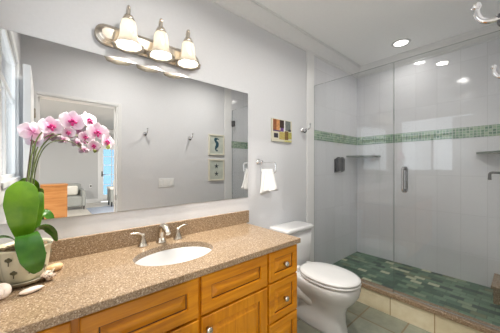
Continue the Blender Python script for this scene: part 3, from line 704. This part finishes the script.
sc = t.n('ShaderNodeMath', operation='MULTIPLY'); t.l(ad.outputs[0], sc.inputs[0]); sc.inputs[1].default_value = 16.0
t.l(t.ramp(sc.outputs[0], [(0.18, lin(196, 80, 146)), (0.38, lin(222, 160, 196)), (0.6, lin(232, 204, 222)), (0.85, lin(236, 222, 230))]), t.p.inputs['Base Color'])
t.p.inputs['Roughness'].default_value = 0.6
M['petal'] = t.m

sa = thing('plant_saucer', (PX, PY, CT1), 'oval glazed saucer under the orchid pot', 'saucer')
bm = B(); lathe(bm, [(0.066, 0.0), (0.076, 0.002), (0.090, 0.010), (0.0965, 0.018), (0.0985, 0.020), (0.096, 0.022), (0.088, 0.0155), (0.07, 0.012), (0.0, 0.012)][:-1], (PX, PY, CT1), 40); obj('dish', bm, 'saucer', sa)
po = thing('potted_orchid', (PX, PY, CT1), 'pink and white orchid in a cream pot painted with flowers', 'potted plant')
RIM = 0.966
def pot_r(z): return 0.062+0.030*min(1, (z-0.833)/0.11)**0.8
bm = B(); rings = []; n = 120
outer = [(0.833, 0.060), (0.836, 0.066), (0.85, 0.071), (0.87, 0.077), (0.90, 0.082), (0.93, 0.085), (0.95, 0.086), (0.958, 0.091), (RIM, 0.092), (RIM, 0.086), (0.955, 0.081), (0.935, 0.078)]
for z, r in outer:
    rings.append([V((PX+r*(1-0.05*(0.84 < z < 0.955)*abs(math.cos(5*2*PI*i/n))**10)*math.cos(2*PI*i/n), PY+r*(1-0.05*(0.84 < z < 0.955)*abs(math.cos(5*2*PI*i/n))**10)*math.sin(2*PI*i/n), z)) for i in range(n)])
loft(bm, rings, True, False); pot = obj('pot', bm, 'pot', po)
def painted(a, z, s):
    r = 0.085 if z > 0.91 else 0.0785
    bm = B(); c = V((PX+r*math.cos(a), PY+r*math.sin(a), z)); tx = V((-math.sin(a), math.cos(a), 0))
    nx = V((math.cos(a), math.sin(a), 0))
    for dx, dz, rr in ((0, 0.006, 0.0062), (-0.006, 0.003, 0.0055), (0.006, 0.003, 0.0055), (0, -0.001, 0.005)):
        q = c+tx*dx*s+V((0, 0, dz*s)); ball(bm, q, rr*s, 2)
    tube(bm, [c+V((0, 0, -0.004*s)), c+V((0, 0, -0.017*s))], 0.0018*s, 6)
    for v in bm.verts:
        d = (v.co-c).dot(nx); v.co -= nx*d*0.6
        v.co += nx*0.0012
    return obj('painted_flower', bm, 'pot_ink', pot)
for a, z, s in ((-2.05, 0.928, 1.1), (-1.90, 0.876, 1.0), (-1.34, 0.884, 1.0), (-1.36, 0.935, 1.05), (-0.75, 0.925, 1.05), (-0.66, 0.872, 0.95), (-0.10, 0.92, 1.0)): painted(a, z, s)
bm = B(); random.seed(3); ring = []
bm2 = bmesh.ops.create_grid(bm, x_segments=22, y_segments=22, size=0.0795, matrix=Matrix.Translation((PX, PY, 0.948)))
for v in list(bm.verts):
    r = math.hypot(v.co.x-PX, v.co.y-PY)
    if r > 0.080: bm.verts.remove(v)
    else: v.co.z += random.uniform(-0.004, 0.010)+0.008*(1-(r/0.08)**2)
obj('moss', bm, 'moss', po, solid=0.003)
def leaf(spine, widths, side, mat, cup=0.12, parent=None):
    sp2 = smooth_path(spine, 6); n = len(sp2); bm = B(); rows = []
    side = V(side).normalized()
    for i, p in enumerate(sp2):
        f = i/(n-1)*(len(widths)-1); k = min(int(f), len(widths)-2); w = widths[k]+(widths[k+1]-widths[k])*(f-k)
        d = (sp2[min(i+1, n-1)]-sp2[max(i-1, 0)]).normalized(); s = (side-d*side.dot(d)).normalized(); nn = s.cross(d)
        rows.append([p+s*w*u+nn*(cup*w*(abs(u)**1.4)) for u in (-1, -0.85, -0.6, -0.3, -0.06, 0, 0.06, 0.3, 0.6, 0.85, 1)])
    loft(bm, rows, False, False, close=False)
    o = obj('leaf', bm, mat, parent or po, solid=0.0022, sub=1); return o
CX, CY, CZ = -0.055, 1.335, 0.955
view_side = (0.98, 0.08, 0)
# tall upright leaf facing the room
leaf([(CX, CY, CZ), (-0.060, 1.320, 1.00), (-0.064, 1.305, 1.07), (-0.066, 1.300, 1.14), (-0.066, 1.308, 1.195), (-0.067, 1.316, 1.222), (-0.067, 1.318, 1.228)], [0.012, 0.024, 0.043, 0.053, 0.046, 0.022, 0.004], (1, 0.05, 0.05), 'leaf', 0.10)
# leaf arching forward over the rim
leaf([(CX, CY-0.01, CZ), (-0.056, 1.300, 1.005), (-0.050, 1.258, 1.022), (-0.042, 1.222, 0.995), (-0.030, 1.208, 0.940), (-0.020, 1.212, 0.893), (-0.017, 1.215, 0.884)], [0.012, 0.022, 0.033, 0.040, 0.038, 0.018, 0.003], (1, 0.1, 0.12), 'leaf_dark', -0.12)
# leaf arching to the right
leaf([(CX+0.005, CY, CZ+0.01), (-0.040, 1.335, 1.000), (-0.016, 1.325, 1.028), (0.010, 1.320, 1.030), (0.030, 1.320, 1.005), (0.040, 1.322, 0.972), (0.042, 1.322, 0.965)], [0.010, 0.018, 0.026, 0.029, 0.026, 0.012, 0.003], (0.35, -0.75, 0.6), 'leaf_dark', -0.12)
leaf([(CX, CY+0.01, CZ), (-0.036, 1.365, 1.03), (-0.026, 1.385, 1.10), (-0.018, 1.40, 1.16), (-0.016, 1.405, 1.175)], [0.012, 0.026, 0.030, 0.020, 0.004], (0.9, -0.3, 0), 'leaf', 0.15)
leaf([(CX-0.01, CY, CZ), (-0.095, 1.33, 1.00), (-0.125, 1.32, 1.015), (-0.145, 1.315, 1.00)], [0.012, 0.024, 0.022, 0.004], (0.2, -1, 0), 'leaf_dark', -0.1)
# flower spikes
def stem(pts, r0=0.0032, r1=0.0018, mat='stem'):
    bm = B(); tube(bm, smooth_path(pts, 7), [r0, (r0+r1)/2, r1], 8); return obj('flower_stem' if mat == 'stem' else 'support_stake', bm, mat, po)
stem([(-0.060, 1.345, 0.95), (-0.058, 1.340, 1.15), (-0.048, 1.337, 1.27), (-0.026, 1.335, 1.39), (0.010, 1.335, 1.452), (0.060, 1.335, 1.478), (0.110, 1.337, 1.482), (0.160, 1.335, 1.468), (0.200, 1.335, 1.435), (0.232, 1.330, 1.392)])
stem([(-0.050, 1.350, 0.95), (-0.044, 1.348, 1.15), (-0.034, 1.345, 1.27), (-0.012, 1.355, 1.36), (0.020, 1.360, 1.412), (0.060, 1.360, 1.432), (0.105, 1.360, 1.432), (0.140, 1.355, 1.415), (0.175, 1.352, 1.380)])
stem([(-0.064, 1.352, 0.95), (-0.055, 1.352, 1.15), (-0.046, 1.350, 1.25), (-0.038, 1.345, 1.34), (-0.033, 1.345, 1.42)], 0.0028, 0.0016)
stem([(-0.068, 1.340, 0.95), (-0.057, 1.338, 1.18), (-0.035, 1.333, 1.43)], 0.0026, 0.0022, 'stake')
# one flower, then copies
def petal(bm, ang, L, W, lift=0.0):
    ca, sa_ = math.cos(ang), math.sin(ang); rows = []
    for i in range(9):
        u = i/8; w = W*(math.sin(PI*min(1, u*0.93+0.07))**0.62)*(0.35+0.65*min(1, u*1.9)); rr = []
        if i == 8: w = W*0.18
        for s in (-1, -0.6, 0, 0.6, 1):
            a = u*L; b = s*w; zz = lift+0.010*u*u-0.10*w*abs(s)**1.5+0.002*math.sin(9*u+4*s)
            rr.append(V((a*ca-b*sa_, a*sa_+b*ca, zz)))
        rows.append(rr)
    loft(bm, rows, False, False, close=False)
def make_flower(loc, facing, roll, scale):
    f = V(facing).normalized(); xa = V((0, 0, 1)).cross(f).normalized(); ya = f.cross(xa)
    R = Matrix((xa, ya, f)).transposed().to_4x4() @ Matrix.Rotation(roll, 4, 'Z')
    return Matrix.Translation(V(loc)-V(po.location)) @ R @ Matrix.Scale(scale, 4)
bm = B()
petal(bm, PI/2, 0.044, 0.021, -0.002); petal(bm, PI/2+2.2, 0.043, 0.020, -0.003); petal(bm, PI/2-2.2, 0.043, 0.020, -0.003)
petal(bm, 0.12, 0.047, 0.033, 0.002); petal(bm, PI-0.12, 0.047, 0.033, 0.002)
f0 = obj('flower', bm, 'petal', None, solid=0.0008, sub=1); f0.parent = po
bm = B(); ball(bm, (0, 0.003, 0.008), 0.0065, 2, (1, 0.9, 1.3))
ball(bm, (-0.009, -0.004, 0.010), 0.007, 2, (1, 0.8, 0.6)); ball(bm, (0.009, -0.004, 0.010), 0.007, 2, (1, 0.8, 0.6)); ball(bm, (0, -0.013, 0.012), 0.008, 2, (0.7, 1.2, 0.6))
l0 = obj('lip', bm, 'lip', None); l0.parent = f0
FL = [((0.022, 1.325, 1.458), (0.25, -1, 0.10), 0.1, 1.0), ((0.095, 1.318, 1.488), (0.10, -1, 0.05), -0.1, 1.08), ((0.155, 1.322, 1.500), (0.7, -0.8, 0.35), 0.3, 0.95),
      ((0.188, 1.316, 1.448), (0.2, -1, 0.0), 0.0, 1.05), ((0.228, 1.322, 1.408), (0.65, -0.8, 0.0), -0.2, 0.88), ((-0.036, 1.330, 1.428), (-0.5, 0.85, 0.1), 0.2, 1.02),
      ((0.083, 1.345, 1.440), (-0.05, -1, 0.0), 0.1, 0.62), ((0.146, 1.343, 1.425), (0.15, -1, 0.0), -0.1, 0.66), ((0.178, 1.342, 1.386), (0.25, -1, -0.1), 0.1, 0.62)]
for i, (p, fc, rl, s) in enumerate(FL):
    if i == 0: o = f0
    else:
        o = f0.copy(); COL.objects.link(o); c2 = l0.copy(); COL.objects.link(c2); c2.parent = o; c2.matrix_parent_inverse = Matrix()
    o.parent = po; o.matrix_parent_inverse = Matrix(); o.matrix_basis = make_flower(p, fc, rl, s)
l0.matrix_parent_inverse = Matrix()
for p, r in (((0.236, 1.330, 1.385), 0.011), ((0.214, 1.332, 1.400), 0.008)):
    bm = B(); ball(bm, p, r, 3, (0.85, 0.85, 1.25)); obj('bud', bm, 'bud', po)

# ------------------------------------------------------------------ shells on the counter
M['shell_tan'] = plain('tan_shell', lin(222, 184, 140), 0.35, var=0.12, scale=40)
M['shell_white'] = plain('white_pink_shell', lin(238, 224, 212), 0.4, var=0.06, scale=40)
t = NT('spotted_shell'); co = t.obj(); vo = t.n('ShaderNodeTexVoronoi', Scale=110.0); t.l(co, vo.inputs['Vector'])
t.l(t.ramp(vo.outputs['Distance'], [(0.25, lin(110, 76, 58)), (0.45, lin(226, 206, 188))]), t.p.inputs['Base Color']); t.p.inputs['Roughness'].default_value = 0.35; M['shell_spot'] = t.m
# smooth tan cowrie
bm = B(); d = V((0.95, 0.30, 0)).normalized(); P = [V((0.036, 1.372, CT1+0.0175))+d*a for a in (-0.032, -0.030, -0.024, -0.014, 0, 0.014, 0.024, 0.030, 0.0325)]
tube(bm, P, [0.001, 0.006, 0.0115, 0.0155, 0.0172, 0.0165, 0.0130, 0.0075, 0.001], 20)
o = tag(obj('cowrie_shell', bm, 'shell_tan', at=(0.036, 1.372, CT1)), 'smooth tan oval shell on the counter right of the orchid saucer', 'seashell')
# spotted whelk: spiral of shrinking whorls
def whelk(c, r, mat, label, name, ax, turns=3.2):
    bm = B(); ax = V(ax).normalized(); s = ax.cross(V((0, 0, 1))).normalized(); u = s.cross(ax); pts = []; rad = []
    N = 60
    for i in range(N):
        k = i/(N-1); a = 2*PI*turns*k; g = (1-k)**1.15
        pts.append(V(c)+ax*(r*1.5*(1-g)-0.4*r)+(s*math.cos(a)+u*math.sin(a))*r*0.40*g); rad.append(max(0.0008, r*0.56*g))
    tube(bm, pts, rad, 14)
    zmin = min(v.co.z for v in bm.verts)
    for v in bm.verts: v.co.z += CT1-zmin
    return tag(obj(name, bm, mat, at=(c[0], c[1], CT1)), label, 'seashell')
whelk((0.016, 1.276, 0.84), 0.027, 'shell_spot', 'small spotted spiral shell by the rim of the orchid saucer', 'spiral_shell', (0.8, -0.5, 0.1))
whelk((-0.115, 1.205, 0.845), 0.034, 'shell_white', 'knobbly white shell at the left end of the counter', 'conch_shell', (-0.3, -0.9, 0.2))
# slender white shell lying flat
bm = B(); d = V((0.96, 0.28, 0)).normalized(); c0 = V((-0.034, 1.195, CT1+0.0085)); P = [c0+d*a for a in (-0.036, -0.030, -0.018, -0.002, 0.014, 0.028, 0.037)]
tube(bm, P, [0.002, 0.0085, 0.0135, 0.015, 0.013, 0.008, 0.001], 18)
for v in bm.verts: v.co.z = CT1+(v.co.z-CT1)*0.70+ (0.0)
zmin = min(v.co.z for v in bm.verts)
for v in bm.verts: v.co.z += CT1-zmin
tag(obj('long_shell', bm, 'shell_white', at=(-0.034, 1.195, CT1)), 'slender white shell lying flat in front of the orchid saucer', 'seashell')

# ------------------------------------------------------------------ bedroom furniture (in the mirror)
cw = thing('wooden_chest', (0.0, -4.35, 0), 'wooden chest in the bedroom reflected behind the orchid leaves', 'chest')
bm = B(); box(bm, (-0.55, -4.60, 0.06), (0.425, -4.14, 0.835)); obj('body', bm, 'oak', cw)
bm = B(); box(bm, (-0.57, -4.62, 0.835), (0.44, -4.12, 0.872), 0.006); obj('top', bm, 'oak', cw)
for x in (-0.52, 0.37):
    for y in (-4.58, -4.2): bm = B(); box(bm, (x, y, 0), (x+0.05, y+0.05, 0.06)); obj('foot', bm, 'oak', cw)
M['grey_fabric'] = plain('grey_upholstery', lin(150, 152, 148), 0.9, var=0.1, scale=120, bump=0.2)
M['cream_fabric'] = plain('cream_cushion_fabric', lin(224, 220, 210), 0.9, var=0.05, scale=100)
ac = thing('armchair', (0.72, -6.0, 0), 'grey upholstered armchair reflected in the bedroom', 'armchair')
bm = B(); box(bm, (0.44, -6.32, 0.10), (0.88, -5.66, 0.40), 0.03, 3); obj('seat', bm, 'grey_fabric', ac)
bm = B(); box(bm, (0.42, -6.42, 0.10), (0.90, -6.24, 0.76), 0.04, 3); obj('backrest', bm, 'grey_fabric', ac)
for x in (0.34, 0.86):
    bm = B(); box(bm, (x, -6.36, 0.10), (x+0.10, -5.62, 0.58), 0.035, 3); obj('arm', bm, 'grey_fabric', ac)
for x in (0.38, 0.92):
    for y in (-6.34, -5.70): bm = B(); lathe(bm, [(0.015, 0), (0.022, 0.11)], (x, y, 0), 10); obj('leg', bm, 'black', ac)
bm = B(); box(bm, (0.48, -6.15, 0.405), (0.80, -6.03, 0.70), 0.05, 3); cu = tag(obj('cushion', bm, 'cream_fabric', at=(0.64, -6.08, 0.405)), 'cream cushion leaning in the grey bedroom armchair', 'cushion')
M['rug'] = plain('blue_grey_rug', lin(150, 158, 172), 0.95, var=0.15, scale=60, bump=0.3)
bm = B(); box(bm, (0.985, -5.80, 0.0), (2.3, -4.55, 0.012), 0.003); tag(obj('rug', bm, 'rug', at=(1.6, -5.2, 0)), 'blue grey rug on the bedroom floor reflected in the mirror', 'rug')
bs = thing('upholstered_bench', (1.95, -5.75, 0), 'pale upholstered bench before the glazed bedroom door, in the mirror', 'bench')
bm = B(); box(bm, (1.60, -6.10, 0.16), (2.5, -5.55, 0.56), 0.02); obj('base', bm, 'grey_fabric', bs)
bm = B(); box(bm, (1.58, -6.12, 0.56), (2.52, -5.53, 0.63), 0.025, 3); obj('seat_pad', bm, 'cream_fabric', bs)
for x in (1.64, 2.45):
    for y in (-6.05, -5.60): bm = B(); lathe(bm, [(0.02, 0.013), (0.026, 0.17)], (x, y, 0), 10); obj('leg', bm, 'black', bs)
bm = B(); box(bm, (1.74, -5.98, 0.632), (2.06, -5.86, 0.84), 0.045, 3); tag(obj('cushion', bm, 'cream_fabric', at=(1.9, -5.9, 0.632)), 'cream cushion on the pale bedroom bench', 'cushion')
ou = thing('wall_outlet', (1.256, BY, 0.60), 'dark outlet low on the far bedroom wall, in the mirror', 'outlet')
bm = B(); box(bm, (1.215, BY, 0.54), (1.295, BY+0.006, 0.66), 0.002); obj('plate', bm, 'switch', ou)
bm = B(); box(bm, (1.235, BY+0.005, 0.57), (1.275, BY+0.03, 0.635), 0.004); obj('plug', bm, 'black', ou)
